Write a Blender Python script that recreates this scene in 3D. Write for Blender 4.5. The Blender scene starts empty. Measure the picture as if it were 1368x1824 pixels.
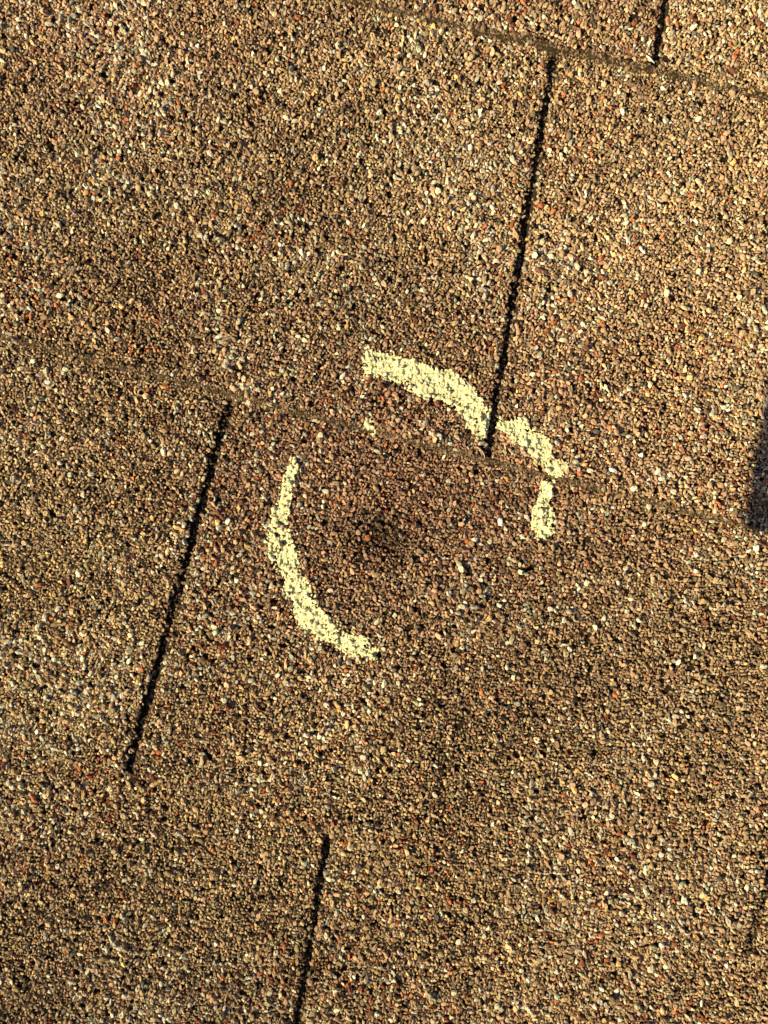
import bpy, math, random
from mathutils import Matrix, Vector
import numpy as np

random.seed(7)
RNG = np.random.default_rng(11)
R = math.radians
scene = bpy.context.scene
COL = scene.collection

# ------------------------------------------------------------------ scale
S = 0.00053                      # build units on the roof plane per unit of the survey grid
def PX(px): return (px - 684.0) * S
def PY(py): return (912.0 - py) * S
# The roof is laid out flat in build units; FRAME then brings it to real size and pitch.
K, PITCH = 0.506, R(20)
ROT = Matrix.Rotation(PITCH, 4, 'X')
FRAME = ROT @ Matrix.Scale(K, 4)

# ------------------------------------------------------------------ camera
cam_d = bpy.data.cameras.new('camera')
cam = bpy.data.objects.new('camera', cam_d); COL.objects.link(cam)
CAM_H = 0.730
cam.location = FRAME @ Vector((0, 0, CAM_H))
cam.rotation_euler = (PITCH, 0, 0)
cam_d.sensor_fit = 'VERTICAL'
cam_d.angle = 2 * math.atan(1824 * S / 2 / CAM_H)
cam_d.clip_start = 0.01; cam_d.clip_end = 500
scene.camera = cam

# ------------------------------------------------------------------ light
SUN_EL, SHADOW_AZ = 28.5, 25.0          # over the roof plane: shadows run right and a little up the slope
ldir = (math.cos(R(SHADOW_AZ)), math.sin(R(SHADOW_AZ)))     # light travels this way over the roof
to_sun = ROT @ Vector((-ldir[0] * math.cos(R(SUN_EL)), -ldir[1] * math.cos(R(SUN_EL)), math.sin(R(SUN_EL))))
world = bpy.data.worlds.new('World'); scene.world = world
world.use_nodes = True
nt = world.node_tree; nt.nodes.clear()
sky = nt.nodes.new('ShaderNodeTexSky'); sky.sky_type = 'NISHITA'; sky.sun_disc = False
sky.sun_elevation = math.asin(to_sun.z); sky.air_density = 0.4; sky.dust_density = 1.0
sky.sun_rotation = math.atan2(to_sun.x, to_sun.y)
bg = nt.nodes.new('ShaderNodeBackground'); bg.inputs['Strength'].default_value = 0.05
out = nt.nodes.new('ShaderNodeOutputWorld')
nt.links.new(sky.outputs[0], bg.inputs[0]); nt.links.new(bg.outputs[0], out.inputs[0])
sun_d = bpy.data.lights.new('sun', 'SUN'); sun = bpy.data.objects.new('sun', sun_d); COL.objects.link(sun)
sun_d.energy = 5.0; sun_d.angle = R(0.06); sun_d.color = (1.0, 0.80, 0.41)
sun.rotation_euler = to_sun.to_track_quat('Z', 'Y').to_euler()
scene.view_settings.view_transform = 'Standard'
scene.view_settings.look = 'None'
scene.view_settings.gamma = 1.0
scene.view_settings.exposure = 0.74

# ------------------------------------------------------------------ noise
_LAT = {}
def vnoise(x, y, wl, seed):
    """smooth value noise, 0..1, wavelength wl metres"""
    if seed not in _LAT: _LAT[seed] = np.random.default_rng(1000 + seed).random((256, 256))
    L = _LAT[seed]
    fx, fy = np.asarray(x) / wl + 57.3, np.asarray(y) / wl + 91.7
    ix, iy = np.floor(fx).astype(int), np.floor(fy).astype(int)
    tx, ty = fx - ix, fy - iy
    tx = tx * tx * (3 - 2 * tx); ty = ty * ty * (3 - 2 * ty)
    a = L[ix % 256, iy % 256]; b = L[(ix + 1) % 256, iy % 256]
    c = L[ix % 256, (iy + 1) % 256]; d = L[(ix + 1) % 256, (iy + 1) % 256]
    return (a * (1 - tx) + b * tx) * (1 - ty) + (c * (1 - tx) + d * tx) * ty
def fbm(x, y, wl, seed, octv=3):
    s, a, t = 0, 1.0, 0
    for k in range(octv):
        s = s + a * vnoise(x, y, wl / 2 ** k, seed + k); t += a; a *= 0.55
    return s / t
def sstep(a, b, x):
    t = np.clip((x - a) / (b - a), 0, 1); return t * t * (3 - 2 * t)

# ------------------------------------------------------------------ materials
def mat(name):
    m = bpy.data.materials.new(name); m.use_nodes = True
    n = m.node_tree.nodes; l = m.node_tree.links
    return m, n, l, n['Principled BSDF']
def stone_mat(name, source):
    m, n, l, b = mat(name)
    if source == 'attr':
        s = n.new('ShaderNodeAttribute'); s.attribute_name = 'tint'; co = s.outputs['Color']
    else:
        s = n.new('ShaderNodeObjectInfo'); co = s.outputs['Color']
    geo = n.new('ShaderNodeNewGeometry')
    no = n.new('ShaderNodeTexNoise'); no.inputs['Scale'].default_value = 900 / K; no.inputs['Detail'].default_value = 3
    l.new(geo.outputs['Position'], no.inputs['Vector'])
    ra = n.new('ShaderNodeMapRange'); ra.inputs[1].default_value = 0.3; ra.inputs[2].default_value = 0.7
    ra.inputs[3].default_value = 0.72; ra.inputs[4].default_value = 1.22
    l.new(no.outputs[0], ra.inputs[0])
    mx = n.new('ShaderNodeVectorMath'); mx.operation = 'SCALE'
    l.new(co, mx.inputs[0]); l.new(ra.outputs[0], mx.inputs['Scale'])
    l.new(mx.outputs[0], b.inputs['Base Color'])
    bp = n.new('ShaderNodeBump'); bp.inputs['Strength'].default_value = 0.5; bp.inputs['Distance'].default_value = 0.0004 * K
    l.new(no.outputs[0], bp.inputs['Height']); l.new(bp.outputs[0], b.inputs['Normal'])
    b.inputs['Roughness'].default_value = 0.75
    b.inputs['Specular IOR Level'].default_value = 0.25
    return m
M_AGG = stone_mat('granule_mineral', 'attr')
M_PEB = stone_mat('granule_mineral_single', 'obj')

def grain_mat(name, c0, c1, scale, bump, rough=0.9):
    m, n, l, b = mat(name)
    geo = n.new('ShaderNodeNewGeometry')
    no = n.new('ShaderNodeTexNoise'); no.inputs['Scale'].default_value = scale / K; no.inputs['Detail'].default_value = 5
    no.inputs['Roughness'].default_value = 0.7
    l.new(geo.outputs['Position'], no.inputs['Vector'])
    cr = n.new('ShaderNodeValToRGB'); cr.color_ramp.elements[0].position = 0.32; cr.color_ramp.elements[1].position = 0.7
    cr.color_ramp.elements[0].color = (*c0, 1); cr.color_ramp.elements[1].color = (*c1, 1)
    l.new(no.outputs[0], cr.inputs[0]); l.new(cr.outputs[0], b.inputs['Base Color'])
    bp = n.new('ShaderNodeBump'); bp.inputs['Strength'].default_value = 0.8; bp.inputs['Distance'].default_value = bump * K
    l.new(no.outputs[0], bp.inputs['Height']); l.new(bp.outputs[0], b.inputs['Normal'])
    b.inputs['Roughness'].default_value = rough; b.inputs['Specular IOR Level'].default_value = 0.2
    return m
M_MORTAR = grain_mat('asphalt_coating', (0.010, 0.008, 0.006), (0.045, 0.032, 0.021), 700, 0.0006)
M_SOIL = grain_mat('worn_asphalt_edge', (0.008, 0.006, 0.004), (0.055, 0.036, 0.020), 1500, 0.0006)
M_DEEP = grain_mat('underlay_asphalt', (0.012, 0.010, 0.008), (0.04, 0.03, 0.022), 600, 0.001)
M_CHALK = stone_mat('chalk', 'attr')
M_FIBRE = grain_mat('glass_fibre', (0.35, 0.30, 0.22), (0.6, 0.55, 0.45), 300, 0.0001)
M_TWIG = grain_mat('twig_bark', (0.10, 0.035, 0.02), (0.24, 0.09, 0.05), 500, 0.0002)
M_LICHEN = grain_mat('yellow_lichen', (0.50, 0.30, 0.015), (0.75, 0.52, 0.05), 800, 0.0004)
M_FLAKE = grain_mat('pale_flake', (0.6, 0.6, 0.6), (0.85, 0.85, 0.85), 500, 0.0001, 0.35)
M_METAL = grain_mat('grey_metal_paint', (0.06, 0.065, 0.07), (0.09, 0.095, 0.10), 60, 0.0002, 0.45)
M_LENS, _n, _l, _b = mat('caster_plastic'); _b.inputs['Base Color'].default_value = (0.7, 0.72, 0.7, 1); _b.inputs['Roughness'].default_value = 0.25

def far_mat():
    m, n, l, b = mat('granule_surface_far')
    geo = n.new('ShaderNodeNewGeometry')
    vo = n.new('ShaderNodeTexVoronoi'); vo.inputs['Scale'].default_value = 290 / K
    l.new(geo.outputs['Position'], vo.inputs['Vector'])
    hs = n.new('ShaderNodeSeparateColor'); l.new(vo.outputs['Color'], hs.inputs[0])
    cr = n.new('ShaderNodeValToRGB'); cr.color_ramp.interpolation = 'CONSTANT'
    e = cr.color_ramp.elements; e[0].color = (0.17, 0.12, 0.09, 1); e[1].position = 0.2; e[1].color = (0.28, 0.20, 0.15, 1)
    for p, c in ((0.55, (0.35, 0.27, 0.20, 1)), (0.86, (0.5, 0.48, 0.43, 1)), (0.94, (0.34, 0.13, 0.08, 1))):
        k = e.new(p); k.color = c
    l.new(hs.outputs[0], cr.inputs[0])
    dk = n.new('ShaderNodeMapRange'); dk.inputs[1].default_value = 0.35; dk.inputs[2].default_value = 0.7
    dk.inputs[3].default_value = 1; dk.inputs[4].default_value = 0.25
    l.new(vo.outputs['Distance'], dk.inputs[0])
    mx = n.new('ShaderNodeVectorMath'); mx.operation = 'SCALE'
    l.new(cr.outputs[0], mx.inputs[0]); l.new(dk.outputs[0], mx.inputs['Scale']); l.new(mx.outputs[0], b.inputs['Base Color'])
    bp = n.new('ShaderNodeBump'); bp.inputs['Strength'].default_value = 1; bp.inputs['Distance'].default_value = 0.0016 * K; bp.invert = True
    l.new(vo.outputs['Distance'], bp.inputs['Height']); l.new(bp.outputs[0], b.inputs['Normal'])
    b.inputs['Roughness'].default_value = 0.8
    return m
M_FAR = far_mat()

# ------------------------------------------------------------------ mesh helpers
def np_mesh(name, V, F, material, smooth=None, tint=None):
    """V (n,3) floats, F (k,3 or 4) ints"""
    V = np.ascontiguousarray(V, dtype=np.float32); F = np.ascontiguousarray(F, dtype=np.int32)
    me = bpy.data.meshes.new(name)
    k, w = F.shape
    me.vertices.add(len(V)); me.loops.add(k * w); me.polygons.add(k)
    me.vertices.foreach_set('co', V.ravel())
    me.loops.foreach_set('vertex_index', F.ravel())
    me.polygons.foreach_set('loop_start', np.arange(0, k * w, w, dtype=np.int32))
    me.update(calc_edges=True)
    if smooth is not None:
        me.polygons.foreach_set('use_smooth', np.broadcast_to(np.asarray(smooth, dtype=bool), (k,)).copy())
    if tint is not None:
        a = me.attributes.new('tint', 'FLOAT_COLOR', 'POINT')
        c4 = np.ones((len(V), 4), np.float32); c4[:, :3] = tint
        a.data.foreach_set('color', c4.ravel())
    me.materials.append(material)
    return me
def link(name, data, parent=None, **props):
    o = bpy.data.objects.new(name, data); COL.objects.link(o)
    if parent is not None: o.parent = parent
    for k, v in props.items(): o[k] = v
    return o
def grid_faces(nu, nv, base=0):
    i = np.arange((nu - 1) * (nv - 1)); a = (i // (nv - 1)) * nv + i % (nv - 1) + base
    return np.stack([a, a + nv, a + nv + 1, a + 1], 1)

# ------------------------------------------------------------------ shingle courses (survey grid units)
# lines between the rows: y = y0 + slope * x
LINES = [(-142 - 2 * 692, .225), (-142 - 692, .228), (-142, .234), (600, .255), (1310, .293), (2015, .293), (2710, .293), (3405, .293)]
LINES = [(-142 - 4 * 692, .225), (-142 - 3 * 692, .225)] + LINES
GAP_H = {}
TH = 0.0052                                     # thickness of a shingle, build units
def line_y(k, x): return LINES[k][0] + LINES[k][1] * x
# joints of every row: (x at the upper line, x at the lower line, width)
ROWS = {}
def default_row(k, x0, lean):
    ROWS[k] = [(x0 + 1105 * i, x0 + 1105 * i + lean, 10) for i in range(-4, 5)]
default_row(0, 500, -140); default_row(1, 120, -140); default_row(2, 760, -130)
ROWS[3] = [(-3050, -3160, 11), (-1945, -2055, 11), (-835, -950, 11), (275, 58, 11), (1276, 1163, 10), (2400, 2270, 11), (3505, 3375, 11), (4610, 4480, 11)]
ROWS[4] = [(-3420, -3560, 13), (-2310, -2450, 13), (-1200, -1340, 13), (-115, -240, 13), (989, 866, 10.5), (2095, 1970, 13), (3200, 3080, 13), (4300, 4190, 13)]
ROWS[5] = [(-2880, -3060, 13), (-1780, -1960, 13), (-680, -862, 13), (413, 231, 11), (1533, 1325, 8), (2630, 2430, 12), (3730, 3530, 12)]
ROWS[6] = [(-2720, -2830, 13), (-1620, -1730, 13), (-520, -630, 13), (586, 476, 11), (1690, 1580, 12), (2790, 2680, 12), (3890, 3780, 12)]
default_row(7, 60, -140); default_row(8, 900, -150)

class Slab: pass
SLABS = []
for k in sorted(ROWS):
    row = ROWS[k]
    for (a, b) in zip(row[:-1], row[1:]):
        gu, gl = GAP_H.get(k, 2) / 2, GAP_H.get(k + 1, 2) / 2
        xa0, xa1 = a[0] + a[2] / 2, a[1] + a[2] / 2
        xb0, xb1 = b[0] - b[2] / 2, b[1] - b[2] / 2
        q = [(xa0, line_y(k, xa0) + gu), (xb0, line_y(k, xb0) + gu), (xb1, line_y(k + 1, xb1) - gl), (xa1, line_y(k + 1, xa1) - gl)]
        s = Slab()
        s.q = np.array([(PX(x), PY(y)) for x, y in q])          # TL TR BR BL
        s.row = k; c = s.q.mean(0)
        s.mult = (20.0, 1.4, 2.2 if k == 5 else 1.0, 1.4)
        s.open = (0, 1.0, 0, 1.0)
        if abs(c[0]) > 1.75 or abs(c[1]) > 1.7: continue
        s.c = c
        s.z0 = RNG.uniform(-0.0003, 0.0003); s.tilt = RNG.uniform(-0.0008, 0.0008, 2)
        s.tone = RNG.uniform(0.93, 1.07)
        s.near = (s.q[:, 0].min() < 0.50 and s.q[:, 0].max() > -0.50 and s.q[:, 1].min() < 0.62 and s.q[:, 1].max() > -0.62)
        SLABS.append(s)
def slab_at(px, py):
    p = np.array([PX(px), PY(py)])
    return next(s for s in SLABS if edge_dist(s, p[0], p[1]) > 0)
def edge_dist(s, x, y, mult=(1, 1, 1, 1)):
    """signed distance to the slab outline, positive inside; mult narrows the rounding of single edges"""
    d = 1e9
    for i in range(4):
        if mult[i] == 0: continue
        p, n = s.q[i], s.q[(i + 1) % 4]
        e = (n - p) / np.linalg.norm(n - p)
        # corners run clockwise, so the inside is to the right
        d = np.minimum(d, ((x - p[0]) * e[1] - (y - p[1]) * e[0]) * mult[i])
    return d
def course_frac(k, x, y):
    """0 at the upper line of a course, 1 at its butt edge"""
    gx_, gy_ = x / S + 684.0, 912.0 - y / S
    return (gy_ - line_y(k, gx_)) / (line_y(k + 1, gx_) - line_y(k, gx_))
def slab_z(s, x, y):
    return TH * course_frac(s.row, x, y) + s.z0 + s.tilt[0] * (x - s.c[0]) + s.tilt[1] * (y - s.c[1]) + 0.0016 * (fbm(x, y, 0.12, 40) - 0.5) - 0.0016 * bruise(x, y)
def bruise(x, y):
    """the hail bruise inside the chalk ring"""
    wx = x + 0.016 * (fbm(x, y, 0.03, 95) - 0.5); wy = y + 0.016 * (fbm(x, y, 0.03, 96) - 0.5)
    return np.exp(-((wx - PX(676)) / 0.032) ** 2 - ((wy - PY(948)) / 0.025) ** 2)
def rounding(d):
    """drop of the worn arris, metres, d = distance from the edge"""
    t = np.clip(1 - d / 0.0060, 0, 1.5)
    return 0.0020 * t * t

# tone of single slabs as the photograph shows it
for (px, py, tone, red, pale) in ((600, 1000, .95, .1, .9), (150, 1000, 1.02, -.1, 1.15), (400, 300, .97, .05, 1.15),
                                  (1200, 500, 1.06, .1, 1.0), (1290, 60, 1.16, -.1, 1.5), (1000, 20, 1.0, .35, .8), (250, 1650, .96, 0, .7),
                                  (1000, 1720, .98, 0, .75)):
    s = slab_at(px, py); s.tone, s.red, s.pale = tone, red, pale

# ------------------------------------------------------------------ ground and roof
gm = np_mesh('ground', [(-200, -200, -3.4), (200, -200, -3.4), (200, 200, -3.4), (-200, 200, -3.4)], [(0, 1, 2, 3)], grain_mat('lawn', (0.03, 0.05, 0.015), (0.07, 0.09, 0.03), 2, 0.05))
ground = link('ground', gm, kind='structure')
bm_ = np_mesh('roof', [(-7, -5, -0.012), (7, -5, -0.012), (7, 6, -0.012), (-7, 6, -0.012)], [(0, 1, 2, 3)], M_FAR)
roof = link('roof', bm_, kind='structure')
# the head of the course below shows at the bottom of every slot
for k in sorted(ROWS):
    V = []
    for gx_ in (-2700, 4100):
        for f in (0, 1):
            V.append((PX(gx_), PY(line_y(k + f, gx_)), TH * f - TH - 0.0006))
    link('shingle_head', np_mesh('shingle_head', V, [(0, 1, 3, 2)], M_DEEP), roof)

for s in SLABS:
    n = (120, 76) if s.near else (10, 7)
    def axis(m):
        t = np.linspace(0, 1, m)
        if s.near: t = np.unique(np.concatenate([t, [0.004, 0.008, 0.992, 0.996]]))
        return np.concatenate([[0], t, [1]])
    u, v = axis(n[0]), axis(n[1])
    U, Vv = np.meshgrid(u, v, indexing='ij')
    TL, TR, BR, BL = s.q
    P = (TL * (1 - U[..., None]) + TR * U[..., None]) * (1 - Vv[..., None]) + (BL * (1 - U[..., None]) + BR * U[..., None]) * Vv[..., None]
    x, y = P[..., 0], P[..., 1]
    d = np.maximum(edge_dist(s, x, y, s.mult), 0)
    if s.near:
        wob = (fbm(x, y, 0.020, 3) - 0.5) * 0.0060 * sstep(0.02, 0.0, edge_dist(s, x, y, s.open))
        out2 = P - s.c; out2 /= np.linalg.norm(out2, axis=-1, keepdims=True)
        x = x + wob * out2[..., 0]; y = y + wob * out2[..., 1]
    z = slab_z(s, x, y) - rounding(d) - 0.0011 + 0.0007 * (fbm(x, y, 0.006, 8, 2) - 0.5)
    zb = TH * course_frac(s.row, x, y) - TH - 0.0012
    for e_ in (np.s_[0, :], np.s_[-1, :], np.s_[:, 0], np.s_[:, -1]): z[e_] = zb[e_]
    V = np.stack([x, y, z], -1).reshape(-1, 3)
    F = grid_faces(len(u), len(v))[:, ::-1]
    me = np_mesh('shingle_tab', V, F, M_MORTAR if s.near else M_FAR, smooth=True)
    s.obj = link('shingle_tab', me, roof)

# ------------------------------------------------------------------ the pebbles of the exposed aggregate
SP = 0.00318
X0, X1, Y0, Y1 = -0.52, 0.52, -0.62, 0.62
nx, ny = int((X1 - X0) / SP), int((Y1 - Y0) / (SP * 0.866))
gx, gy = np.meshgrid(np.arange(nx), np.arange(ny), indexing='ij')
px = X0 + (gx + 0.5 * (gy % 2)) * SP; py = Y0 + gy * SP * 0.866
coarse = fbm(px, py, 0.10, 60, 3)                                # patches with coarser and paler stone
rad = SP * 0.5 * np.exp(RNG.normal(0, 0.27, px.shape)) * (0.90 + 0.22 * coarse)
big = RNG.random(px.shape) < 0.018 + 0.050 * sstep(0.40, 0.68, coarse)
rad[big] *= RNG.uniform(1.3, 1.8, big.sum())
rad = np.clip(rad, SP * 0.31, SP * 0.98)
px = px + RNG.normal(0, SP * 0.30, px.shape); py = py + RNG.normal(0, SP * 0.30, px.shape)
offs = [(i, j) for i in range(-2, 3) for j in range(-2, 3) if (i, j) != (0, 0)]
for it in range(14):
    mx_ = np.zeros_like(px); my_ = np.zeros_like(px)
    for (i, j) in offs:
        qx, qy, qr = (np.roll(a, (i, j), (0, 1)) for a in (px, py, rad))
        dx, dy = px - qx, py - qy; dd = np.sqrt(dx * dx + dy * dy) + 1e-9
        ov = (rad + qr) * 0.98 - dd
        w = np.where((ov > 0) & (dd < 0.03), ov * 0.5 * qr / (rad + qr), 0) / dd
        mx_ += dx * w; my_ += dy * w
    px = px + 0.7 * mx_; py = py + 0.7 * my_
px, py, rad, coarse, big = (a.ravel() for a in (px, py, rad, coarse, big))
N = len(px)
asp = RNG.uniform(1.0, 1.75, N); ang = RNG.uniform(0, 2 * math.pi, N)
hgt = rad * RNG.uniform(0.55, 1.15, N)
lift = rad * RNG.uniform(-0.62, 0.50, N)

# stone colours (linear base colours)
KINDS = np.array([(.41, .297, .198), (.445, .316, .208), (.32, .228, .15), (.20, .145, .098), (.485, .385, .255),
                  (.60, .57, .48), (.50, .47, .395), (.58, .40, .20), (.40, .145, .07), (.18, .075, .05), (.10, .095, .09)])
BASEP = np.array([.25, .23, .19, .10, .10, .035, .025, .026, .022, .028, .012])
sl_idx = np.full(N, -1); ed = np.zeros(N)
for i, s in enumerate(SLABS):
    if not s.near: continue
    d = edge_dist(s, px, py); m = (d > -0.0007) & (edge_dist(s, px, py, s.open) > -0.0007 + (fbm(px, py, 0.020, 3) - 0.5) * -0.0040)
    sl_idx[m] = i; ed[m] = edge_dist(s, px[m], py[m], s.mult)
tone = np.array([s.tone for s in SLABS])[sl_idx]
red = np.array([getattr(s, 'red', 0.0) for s in SLABS])[sl_idx]
pale = np.array([getattr(s, 'pale', 1.0) for s in SLABS])[sl_idx]
DARKZ = np.exp(-((px - PX(700)) / (400 * S)) ** 2 - ((py - PY(860)) / (290 * S)) ** 2)
prob = np.tile(BASEP, (N, 1))
pale = pale * (1 - 0.65 * DARKZ)
pf = pale * (0.5 + 1.6 * sstep(0.35, 0.72, coarse)) * np.where(big, 9.0, np.where(rad > SP * 0.62, 3.2, 0.9))
prob[:, 5] *= pf; prob[:, 6] *= pf; prob[:, 7] *= np.where(big, 5, 1) * (0.5 + pale * .6)
rf = (0.45 + 1.9 * sstep(0.42, 0.70, fbm(px, py, 0.07, 75))) * (1 + np.clip(red, 0, 1))
prob[:, 8] *= rf * np.where(big, 1.6, 1); prob[:, 9] *= rf * np.where(big, 2.0, 1)
cum = np.cumsum(prob, 1); cum /= cum[:, -1:]
kind = (RNG.random(N)[:, None] > cum).sum(1)
tint = KINDS[kind] * np.exp(RNG.normal(0, 0.24, (N, 1))) * np.exp(RNG.normal(0, 0.04, (N, 3)))
# broad weathering: a darker, redder zone round the ring, paler olive zones elsewhere
def blob(cx, cy, rx, ry): return np.exp(-((px - PX(cx)) / (rx * S)) ** 2 - ((py - PY(cy)) / (ry * S)) ** 2)
film = 0.84 + 0.32 * fbm(px, py, 0.16, 90, 3)
film *= (1 - 0.20 * DARKZ) * (1 + 0.10 * blob(1300, 350, 330, 420) + 0.10 * blob(560, 1380, 260, 150) + 0.08 * blob(60, 950, 220, 300) - 0.14 * blob(150, 1800, 420, 160))
plain = kind < 5
tint *= np.where(plain, tone * film, 0.45 + 0.55 * tone * film)[:, None]
rr_ = np.clip(red + 0.9 * DARKZ + 0.5 * blob(250, 60, 300, 120), -1, 1.2)
olive = blob(520, 1400, 420, 260) + blob(60, 1000, 250, 330)
tint[plain] *= (1 + rr_[plain, None] * np.array([.06, -.08, .0]) + olive[plain, None] * np.array([-.01, .01, -.04]))
st = np.clip(bruise(px, py) * (0.55 + 0.9 * fbm(px, py, 0.014, 97)), 0, 1)
tint *= (1 - 0.62 * st)[:, None]
# a faint scuffed line on the tab that carries the ring
lt = np.clip((py - PY(850)) / (PY(1535) - PY(850)), 0, 1); lx = PX(952) + (PX(748) - PX(952)) * lt
line_d = np.where((py < PY(850)) & (py > PY(1535)), np.exp(-((px - lx) / 0.0016) ** 2), 0) * sstep(0.42, 0.62, vnoise(px, py, 0.045, 99))
tint *= (1 - 0.55 * line_d)[:, None]
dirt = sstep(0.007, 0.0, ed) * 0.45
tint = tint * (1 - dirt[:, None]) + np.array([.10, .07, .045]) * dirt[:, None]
tint = np.clip(tint, 0.01, 0.85)

# granules lost at the butt edges and in the bruise
lost = RNG.random(N) < 0.40 * sstep(0.0035, 0.0, ed) + 0.42 * st ** 2 + 0.25 * line_d + 0.055 * (0.4 + 1.2 * fbm(px, py, 0.03, 120))
sl_idx[lost] = -1
zs = np.zeros(N)
for i, s in enumerate(SLABS):
    m = sl_idx == i
    if m.any(): zs[m] = slab_z(s, px[m], py[m]) - rounding(np.maximum(ed[m], -0.001))
pz = zs + lift

INFRAME = (np.abs(px) < 0.375) & (np.abs(py) < 0.50)
def domes(idx, nseg, rings):
    """faceted half stones; rings = [(radius, height)] from the top down"""
    n = len(idx); rng = np.random.default_rng(500 + n)
    nv = 1 + nseg * len(rings)
    a = np.arange(nseg) / nseg * 2 * math.pi
    T = np.zeros((n, nv, 3)); T[:, 0, 2] = 1
    T[:, 0, :2] = rng.normal(0, 0.25, (n, 2))
    for k, (rr, hh) in enumerate(rings):
        sl = slice(1 + k * nseg, 1 + (k + 1) * nseg)
        aa = a[None] + k * math.pi / nseg + rng.normal(0, 0.26, (n, nseg))
        rj = rr * (1 + rng.normal(0, 0.21, (n, nseg)))
        T[:, sl, 0] = np.cos(aa) * rj; T[:, sl, 1] = np.sin(aa) * rj
        T[:, sl, 2] = hh + rng.normal(0, 0.17 if k < len(rings) - 1 else 0.03, (n, nseg))
    tx, ty = rng.normal(0, 0.30, (2, n, 1))
    T[:, :, 2] += tx * T[:, :, 0] + ty * T[:, :, 1]
    r, s_, h = rad[idx][:, None], asp[idx][:, None], hgt[idx][:, None]
    ex, ey = T[:, :, 0] * r * np.sqrt(s_), T[:, :, 1] * r / np.sqrt(s_)
    ca, sa = np.cos(ang[idx])[:, None], np.sin(ang[idx])[:, None]
    V = np.stack([px[idx][:, None] + ca * ex - sa * ey, py[idx][:, None] + sa * ex + ca * ey, pz[idx][:, None] + T[:, :, 2] * h], -1)
    f = []
    for j in range(nseg): f.append((0, 1 + j, 1 + (j + 1) % nseg))
    for k in range(len(rings) - 1):
        b0, b1 = 1 + k * nseg, 1 + (k + 1) * nseg
        for j in range(nseg):
            j2 = (j + 1) % nseg
            f.append((b0 + j, b1 + j, b0 + j2)); f.append((b0 + j2, b1 + j, b1 + j2))
    f = np.array(f)
    F = (f[None] + (np.arange(n) * nv)[:, None, None]).reshape(-1, 3)
    sm = np.repeat(rng.random(n) < 0.08, len(f))
    return V.reshape(-1, 3), F, sm, np.repeat(tint[idx], nv, 0)

# shared meshes for the big pebbles that are objects of their own
def unit_pebble(seed):
    r = np.random.default_rng(seed); ns = 7; rings = [(.60, .92), (.92, .55), (1.0, .0)]
    V = [(r.normal(0, .1), r.normal(0, .1), 1.0)]
    for k, (rr, hh) in enumerate(rings):
        for j in range(ns):
            a = (j + .5 * k) / ns * 2 * math.pi + r.normal(0, .12); q = rr * (1 + r.normal(0, .13))
            V.append((q * math.cos(a), q * math.sin(a), hh + r.normal(0, .12 if k < 2 else .02)))
    V = np.array(V); V[:, 2] += V[:, 0] * r.normal(0, .16) + V[:, 1] * r.normal(0, .16)
    F = [(0, 1 + j, 1 + (j + 1) % ns) for j in range(ns)]
    for k in range(2):
        for j in range(ns):
            a, b, j2 = 1 + k * ns, 1 + (k + 1) * ns, (j + 1) % ns
            F += [(a + j, b + j, a + j2), (a + j2, b + j, b + j2)]
    return np_mesh('granule', V, F, M_PEB, smooth=False)
PEB = [unit_pebble(900 + k) for k in range(12)]

for i, s in enumerate(SLABS):
    if not s.near: continue
    mine = np.where(sl_idx == i)[0]
    if not len(mine): continue
    cand = mine[(rad[mine] > 5.0 * S) & (np.abs(px[mine]) < 0.37) & (np.abs(py[mine]) < 0.49)]
    cand = cand[np.argsort(-rad[cand])][:300]
    for c in cand:
        o = bpy.data.objects.new('granule', PEB[int(c) % 12]); COL.objects.link(o); o.parent = s.obj
        o.location = (px[c], py[c], pz[c]); o.rotation_euler = (0, 0, ang[c])
        o.scale = (rad[c] * math.sqrt(asp[c]), rad[c] / math.sqrt(asp[c]), hgt[c] * 0.95)
        o.color = (*tint[c], 1)
    rest = np.setdiff1d(mine, cand)
    a, b = rest[INFRAME[rest]], rest[~INFRAME[rest]]
    parts = []
    if len(a): parts.append(domes(a, 6, [(.72, .86), (1.0, -.05)]))
    if len(b): parts.append(domes(b, 5, [(.98, .12)]))
    Vs, Fs, Ss, Cs, base = [], [], [], [], 0
    for (V, F, sm, C) in parts:
        Vs.append(V); Fs.append(F + base); Ss.append(sm); Cs.append(C); base += len(V)
    me = np_mesh('granule_coat', np.concatenate(Vs), np.concatenate(Fs), M_AGG, np.concatenate(Ss), np.concatenate(Cs))
    link('granule_coat', me, s.obj, kind='stuff')

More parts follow.
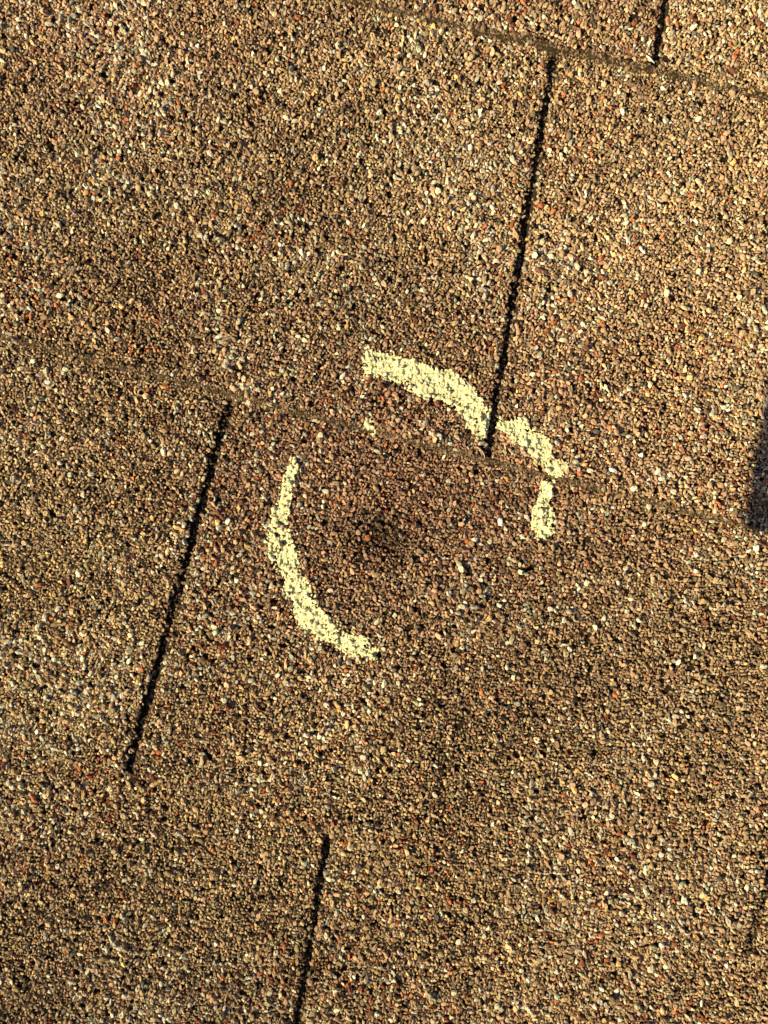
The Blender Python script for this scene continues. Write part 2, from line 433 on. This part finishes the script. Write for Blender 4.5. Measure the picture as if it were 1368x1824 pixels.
# ------------------------------------------------------------------ worn butt edges
def along(k, x0, x1, step): 
    xs = np.arange(x0, x1, step); return xs, line_y(k, xs)
def soil_strip(k, half, top, seed):
    step = 1.9
    xs = np.arange(-330, 1700, step); n = 19
    t = np.linspace(-1, 1, n)
    XX, TT = np.meshgrid(xs, t, indexing='ij')
    sl = LINES[k][1]; nrm = math.hypot(1, sl)
    wx, wy = PX(XX), PY(line_y(k, XX))
    w = half * (0.35 + 1.3 * fbm(wx, wy, 0.045, seed))
    gxx = XX - TT * w * sl / nrm; gyy = line_y(k, XX) + TT * w / nrm
    x, y = PX(gxx), PY(gyy)
    prof = top + TH * (1 - sstep(-0.75, 0.75, TT)) - 0.0022 * np.abs(TT) ** 3
    z = prof + 0.0022 * (fbm(x, y, 0.03, seed + 5) - 0.5) + 0.0020 * (fbm(x, y, 0.004, seed + 9, 3) - 0.5)
    z[:, 0] -= 0.003; z[:, -1] -= 0.003
    V = np.stack([x, y, z], -1).reshape(-1, 3)
    me = np_mesh('butt_edge', V, grid_faces(len(xs), n), M_SOIL, smooth=True)
    o = link('butt_edge', me, roof)
    # grit lying in the soil
    r = np.random.default_rng(seed); m = int(11000 * half / 11)
    gx_ = r.uniform(-330, 1700, m); tt = r.normal(0, 0.6, m)
    xx, yy = PX(gx_), PY(line_y(k, gx_) + tt * half)
    return o, xx, yy, top + TH * (1 - sstep(-0.75, 0.75, tt)) + 0.0022 * (fbm(xx, yy, 0.03, seed + 5) - 0.5) - 0.0022 * np.abs(np.clip(tt, -1, 1)) ** 3
def grit(name, x, y, z, rr, parent, seed):
    global px, py, pz, rad, asp, ang, hgt, tint
    keep = (px, py, pz, rad, asp, ang, hgt, tint)
    r = np.random.default_rng(seed); m = len(x)
    px, py, pz = x, y, z; rad = rr; asp = r.uniform(1, 1.5, m); ang = r.uniform(0, 6.28, m); hgt = rr * r.uniform(.6, 1, m)
    tint = KINDS[r.choice(len(KINDS), m, p=BASEP / BASEP.sum())] * r.uniform(.2, .6, (m, 1))
    V, F, sm, C = domes(np.arange(m), 5, [(.66, .74), (1.0, .0)])
    px, py, pz, rad, asp, ang, hgt, tint = keep
    return link(name, np_mesh(name, V, F, M_AGG, sm, C), parent, kind='stuff')
def fibres(name, pts, parent, seed, lo=.003, hi=.009, wid=.00011):
    r = np.random.default_rng(seed); V, F = [], []
    for (x, y, z) in pts:
        L = r.uniform(lo, hi); a = r.normal(-0.25, 0.6); bend = r.normal(0, 0.5); n = 5; p = np.array([x, y, z + 0.0008]); b = len(V)
        for k in range(n):
            d = np.array([math.cos(a), math.sin(a), 0]); q = np.array([-d[1], d[0], 0]) * wid
            zz = np.array([0, 0, 0.0006 * math.sin(math.pi * k / (n - 1))])
            V += [p + q + zz, p + zz + np.array([0, 0, wid * 1.6]), p - q + zz]
            p = p + d * L / n; a += bend / n
        for k in range(n - 1):
            c = b + 3 * k; F += [(c, c + 3, c + 4, c + 1), (c + 1, c + 4, c + 5, c + 2)]
    return link(name, np_mesh(name, np.array(V), np.array(F), M_FIBRE, True), parent, kind='stuff')
for (k, half, top, seed) in ((4, 8, 0.0003, 200), (5, 9, 0.0004, 230), (6, 6, 0.0000, 260)):
    o, xx, yy, zz = soil_strip(k, half, top, seed)
    r = np.random.default_rng(seed + 1)
    grit('grit', xx, yy, zz, 0.00025 + 0.0012 * r.random(len(xx)) ** 2.4, o, seed + 2)
    if k < 6:
        pick = r.choice(len(xx), 130, replace=False)
        fibres('fibres', [(xx[i], yy[i], zz[i]) for i in pick], o, seed + 3)

# loose granules at the bottom of the open slots
for (k, j) in ((3, 4), (4, 4), (5, 3), (5, 4), (6, 3)):
    xt, xb, w = ROWS[k][j]
    r = np.random.default_rng(300 + 10 * k + j); m = 700
    t = r.random(m) * 0.97 + 0.015
    gx_ = xt + (xb - xt) * t + r.normal(0, 0.26, m) * w
    yt, yb = line_y(k, xt), line_y(k + 1, xb)
    gy_ = yt + (yb - yt) * t
    x, y = PX(gx_), PY(gy_)
    z = TH * t - TH + 0.0022 * sstep(0.5, 0.75, fbm(x, y, 0.03, 310 + j, 2)) * r.random(m)
    if w < 9: z = z + 0.0025
    grit('slot_granules', x, y, z, 0.0005 + 0.0014 * r.random(m) ** 1.6, roof, 320 + 10 * k + j)

# ------------------------------------------------------------------ chalk
def chalk(name, runs, parent=None, seed=0, **props):
    """a rubbed layer of chalk that sits on the tops of the stones; runs = polylines of (x, y, width, strength)"""
    pts = np.array([p for r in runs for p in r], float)
    g = 0.00036; pad = 0.022
    xa, xb = PX(pts[:, 0].min()) - pad, PX(pts[:, 0].max()) + pad
    ya, yb = PY(pts[:, 1].max()) - pad, PY(pts[:, 1].min()) + pad
    gxs, gys = np.arange(xa, xb, g), np.arange(ya, yb, g)
    X, Y = np.meshgrid(gxs, gys, indexing='ij')
    wx = X + 0.0055 * (fbm(X, Y, 0.013, seed + 1) - 0.5) * 2; wy = Y + 0.0055 * (fbm(X, Y, 0.013, seed + 2) - 0.5) * 2
    M = np.full(X.shape, -9.0); ST = np.ones(X.shape)
    for r in runs:
        for p, q in zip(r[:-1], r[1:]):
            ax, ay, bx, by = PX(p[0]), PY(p[1]), PX(q[0]), PY(q[1])
            L2 = (bx - ax) ** 2 + (by - ay) ** 2
            t = np.clip(((wx - ax) * (bx - ax) + (wy - ay) * (by - ay)) / L2, 0, 1)
            d = np.hypot(wx - ax - t * (bx - ax), wy - ay - t * (by - ay))
            hw = (p[2] + t * (q[2] - p[2])) * 0.45 * S
            m = 1 - d / hw
            b = m > M
            ST = np.where(b, p[3] + t * (q[3] - p[3]), ST); M = np.maximum(M, m)
    # height of the stones underneath
    H = np.full(X.shape, -0.02)
    for sl_ in SLABS:
        if sl_.near:
            d = edge_dist(sl_, X, Y, sl_.mult)
            H = np.where(d > 0, slab_z(sl_, X, Y) - rounding(np.maximum(d, 0)) - 0.0004, H)
    sel = np.where((px > xa - .005) & (px < xb + .005) & (py > ya - .005) & (py < yb + .005) & (sl_idx >= 0))[0]
    for i in sel:
        r = rad[i] * 1.2
        i0, i1 = max(int((px[i] - r - xa) / g), 0), int((px[i] + r - xa) / g) + 2
        j0, j1 = max(int((py[i] - r - ya) / g), 0), int((py[i] + r - ya) / g) + 2
        if i1 <= 0 or j1 <= 0: continue
        dx, dy = X[i0:i1, j0:j1] - px[i], Y[i0:i1, j0:j1] - py[i]
        if dx.size == 0: continue
        ca, sa = math.cos(ang[i]), math.sin(ang[i]); sq = math.sqrt(asp[i])
        rho = ((ca * dx + sa * dy) / (rad[i] * sq)) ** 2 + ((-sa * dx + ca * dy) * sq / rad[i]) ** 2
        H[i0:i1, j0:j1] = np.maximum(H[i0:i1, j0:j1], np.where(rho < 1, pz[i] + hgt[i] * np.sqrt(np.clip(1 - rho, 0, 1)), -0.02))
    def shiftmax(A, n):
        B = A.copy()
        for i in range(-n, n + 1):
            B = np.maximum(B, np.roll(A, i, 0))
        C = B.copy()
        for j in range(-n, n + 1):
            C = np.maximum(C, np.roll(B, j, 1))
        return C
    def blur(A, n):
        for ax in (0, 1):
            A = sum(np.roll(A, i, ax) for i in range(-n, n + 1)) / (2 * n + 1)
        return A
    top = blur(shiftmax(H, 6), 6)
    close = blur(-shiftmax(-shiftmax(H, 5), 5), 1)            # chalk bridges the narrow gaps
    relief = top - H
    n1 = fbm(X, Y, 0.0075, seed + 20, 3); n2 = fbm(X, Y, 0.016, seed + 30, 2)
    limit = -0.0010 + 0.0056 * sstep(-0.40, 0.38, M) * ST + (n1 - 0.5) * 0.0080 + (n2 - 0.5) * 0.0016
    have = (relief < limit) & (M > -0.40) & (H > -0.012) & ((top - H) < 0.006)
    Z = np.maximum(H, close - 0.0003) + 0.00028 + 0.0005 * (fbm(X, Y, 0.0013, seed + 40, 2) - 0.5)
    # thin rim goes down onto the stone
    inner = have & np.roll(have, 1, 0) & np.roll(have, -1, 0) & np.roll(have, 1, 1) & np.roll(have, -1, 1)
    Z = np.where(inner, Z, np.minimum(Z, H + 0.00008))
    f = have[:-1, :-1] & have[1:, :-1] & have[1:, 1:] & have[:-1, 1:]
    idx = np.arange(X.size).reshape(X.shape)
    F = np.stack([idx[:-1, :-1][f], idx[1:, :-1][f], idx[1:, 1:][f], idx[:-1, 1:][f]], 1)
    thin = np.clip(0.45 * sstep(0.0008, 0.0, limit - relief) + 0.25 * sstep(0.55, 0.75, fbm(X, Y, 0.008, seed + 60, 2)), 0, 1)
    C = (np.array([.84, .88, .57]) * (1 - thin[..., None]) + np.array([.50, .46, .31]) * thin[..., None]) * (0.90 + 0.2 * fbm(X, Y, 0.003, seed + 70)[..., None])
    used, inv = np.unique(F, return_inverse=True)
    V = np.stack([X, Y, Z], -1).reshape(-1, 3)[used]
    return link(name, np_mesh(name, V, inv.reshape(F.shape), M_CHALK, smooth=True, tint=C.reshape(-1, 3)[used]), parent, **props)

arc = link('chalk_arc', None, label='upper right pale chalk arc, broken by a black slot between shingle tabs', category='chalk mark')
arc.location = (0, 0, 0)
chalk('chalk_patch', [[(662, 647, 50, .9), (699, 652, 54, 1), (748, 674, 52, 1), (791, 693, 54, 1), (832, 720, 60, 1), (852, 748, 50, 1), (862, 774, 18, .9)]], arc, 11)
chalk('chalk_patch', [[(884, 754, 30, .75), (900, 762, 30, .7), (922, 764, 36, .8)], [(921, 757, 42, .85), (938, 783, 44, .9), (957, 805, 46, 1), (976, 826, 42, 1), (984, 842, 26, .9)], [(984, 834, 26, 1), (1000, 830, 20, 1)]], arc, 51)
chalk('chalk_patch', [[(976, 856, 16, .9), (975, 872, 22, .9), (972, 900, 27, .85), (970, 918, 42, .95), (968, 936, 40, .9), (966, 948, 32, .75)], [(930, 953, 9, .9), (935, 958, 8, .9)]], arc, 91)
chalk('chalk_arc', [[(519, 818, 15, 1), (517, 833, 25, 1), (512, 861, 29, .95), (507, 891, 30, .95), (501, 918, 40, .9), (499, 945, 43, .9), (498, 970, 44, .95), (505, 992, 46, .8),
                     (516, 1022, 42, .9), (529, 1052, 46, .95), (543, 1077, 50, .95), (559, 1100, 48, .9), (582, 1124, 46, .95), (610, 1141, 42, .9), (640, 1154, 40, .75), (662, 1160, 28, .6)]],
      None, 131, label='lower left pale chalk arc, unbroken, on a single shingle tab', category='chalk mark')
chalk('chalk_fleck', [[(646, 761, 8, 1.2), (657, 752, 11, 1.2)], [(652, 758, 12, 1.2), (667, 771, 9, 1.2)]], None, 171,
      label='small stray pale chalk fleck between the two arcs', category='chalk fleck')

# ------------------------------------------------------------------ small things lying about
def tube(name, pts, radii, material, ns=6, **props):
    pts = np.array(pts, float); V, F = [], []
    for k, p in enumerate(pts):
        t = pts[min(k + 1, len(pts) - 1)] - pts[max(k - 1, 0)]; t /= np.linalg.norm(t)
        a = np.cross(t, (0, 0, 1.0)); a /= np.linalg.norm(a); b = np.cross(a, t)
        for j in range(ns):
            th = 2 * math.pi * j / ns; V.append(p + radii[k] * (a * math.cos(th) + b * math.sin(th)))
    for k in range(len(pts) - 1):
        for j in range(ns):
            F.append((k * ns + j, k * ns + (j + 1) % ns, (k + 1) * ns + (j + 1) % ns, (k + 1) * ns + j))
    for e, c in ((0, len(V)), (len(pts) - 1, len(V) + 1)):
        pass
    return link(name, np_mesh(name, np.array(V), np.array(F), material, True), None, **props)
def g3(x, y, z):
    k = max(k for k in range(len(LINES) - 1) if line_y(k, x) <= y)
    return (PX(x), PY(y), z + TH * course_frac(k, PX(x), PY(y)))
tube('dry_stem', [g3(848, 797, .0022), g3(853, 801, .0028), g3(858, 806, .0030), g3(861, 812, .0026), g3(862, 818, .0019)], [.0009, .0006, .0005, .0005, .0003], M_FIBRE,
     label='short pale curved dry stem where the slot meets the course edge', category='stem')
tube('twig', [g3(1343, 961, .0030), g3(1352, 968, .0036), g3(1363, 973, .0036), g3(1376, 977, .0034), g3(1392, 985, .003)], [.0004, .0008, .0010, .0010, .0006], M_TWIG,
     label='thin red-brown twig under the dark shadow at the right edge', category='twig')
tube('white_flake', [g3(1147, 107, .0020), g3(1152, 112, .0026), g3(1156, 116, .0026), g3(1161, 120, .0020)], [.0006, .0012, .0008, .0004], M_FLAKE,
     label='shiny white sliver at the foot of the topmost slot', category='flake')
# yellow lichen: a few leafy lobes
r = np.random.default_rng(5); V, F = [], []
for k in range(9):
    cx, cy = PX(984 + r.normal(0, 5)), PY(1603 + r.normal(0, 5)); n = 7; b = len(V)
    rr = r.uniform(.0011, .0021); zc = g3(984, 1603, 0)[2] + 0.0013 + r.uniform(0, .0008)
    V.append((cx, cy, zc + rr * .5))
    for j in range(n):
        a = 2 * math.pi * j / n + r.normal(0, .15); q = rr * r.uniform(.7, 1.15)
        V.append((cx + q * math.cos(a), cy + q * math.sin(a), zc + r.uniform(-.0006, .0003)))
    F += [(b, b + 1 + j, b + 1 + (j + 1) % n) for j in range(n)]
link('lichen_spot', np_mesh('lichen_spot', np.array(V), np.array(F), M_LICHEN, True), None,
     label='tiny bright yellow lichen spot on the lower right shingles', category='lichen')

# ------------------------------------------------------------------ added shadow caster out of view: a plate whose corner shades the right edge
HZ = 2.9
cs = np.array([PX(1334), PY(939)])                       # where the corner's shadow lies
cor = cs - np.array(ldir) * (HZ - 0.02) / math.tan(R(SUN_EL))
e2 = np.array([.988, -.156]); e1 = np.array([.156, .988])
head = cor + e2 * 1.30 + e1 * 0.17
lean = np.array([0, -math.tan(PITCH)])                   # plumb direction seen from the sloping roof
base = head + lean * HZ
shadow_caster = link('added_shadow_caster', None, label='added grey plate on a post, out of view, put there to shade the right edge', category='shadow_caster')
shadow_caster.location = (base[0], base[1], 0)
def prism(name, outline, z0, z1, material, parent, plumb=False):
    n = len(outline)
    sh = (lambda p, z: p - lean * z) if plumb else (lambda p, z: p)
    V = [(*(sh(p, z) - base), z) for z in (z0, z1) for p in outline]
    me = bpy.data.meshes.new(name)
    me.from_pydata(V, [], [tuple(range(n))[::-1], tuple(range(n, 2 * n))] + [(i, (i + 1) % n, n + (i + 1) % n, n + i) for i in range(n)])
    me.materials.append(material); return link(name, me, parent)
def rrect(o, a, b, la, lb, rc):
    P = []
    for (ca, cb, s0) in ((rc, rc, 180), (la - rc, rc, 270), (la - rc, lb - rc, 0), (rc, lb - rc, 90)):
        for k in range(4):
            t = R(s0 + 30 * k); P.append(o + a * (ca + rc * math.cos(t)) + b * (cb + rc * math.sin(t)))
    return P
prism('caster_plate', rrect(cor, e2, e1, 0.85, 0.34, 0.006), HZ - 0.02, HZ + 0.03, M_METAL, shadow_caster)
prism('caster_cover', rrect(cor + e2 * .05 + e1 * .03, e2, e1, 0.75, 0.28, 0.02), HZ + 0.0305, HZ + 0.040, M_LENS, shadow_caster)
prism('caster_arm', rrect(cor + e2 * .852 + e1 * .14, e2, e1, 0.45, 0.06, 0.01), HZ - 0.015, HZ + 0.025, M_METAL, shadow_caster)
def ring(c, rad_, n=20): return [c + rad_ * np.array([math.cos(2 * math.pi * k / n), math.sin(2 * math.pi * k / n)]) for k in range(n)]
prism('caster_post', ring(base, 0.040), -0.011, HZ + 0.05, M_METAL, shadow_caster, plumb=True)
prism('caster_foot', ring(base, 0.10), 0.006, 0.020, M_METAL, shadow_caster)

# ------------------------------------------------------------------ to real size and pitch
for o in list(scene.objects):
    if o.parent is None and o.type in {'MESH', 'EMPTY'} and o is not ground:
        o.matrix_basis = FRAME @ o.matrix_basis
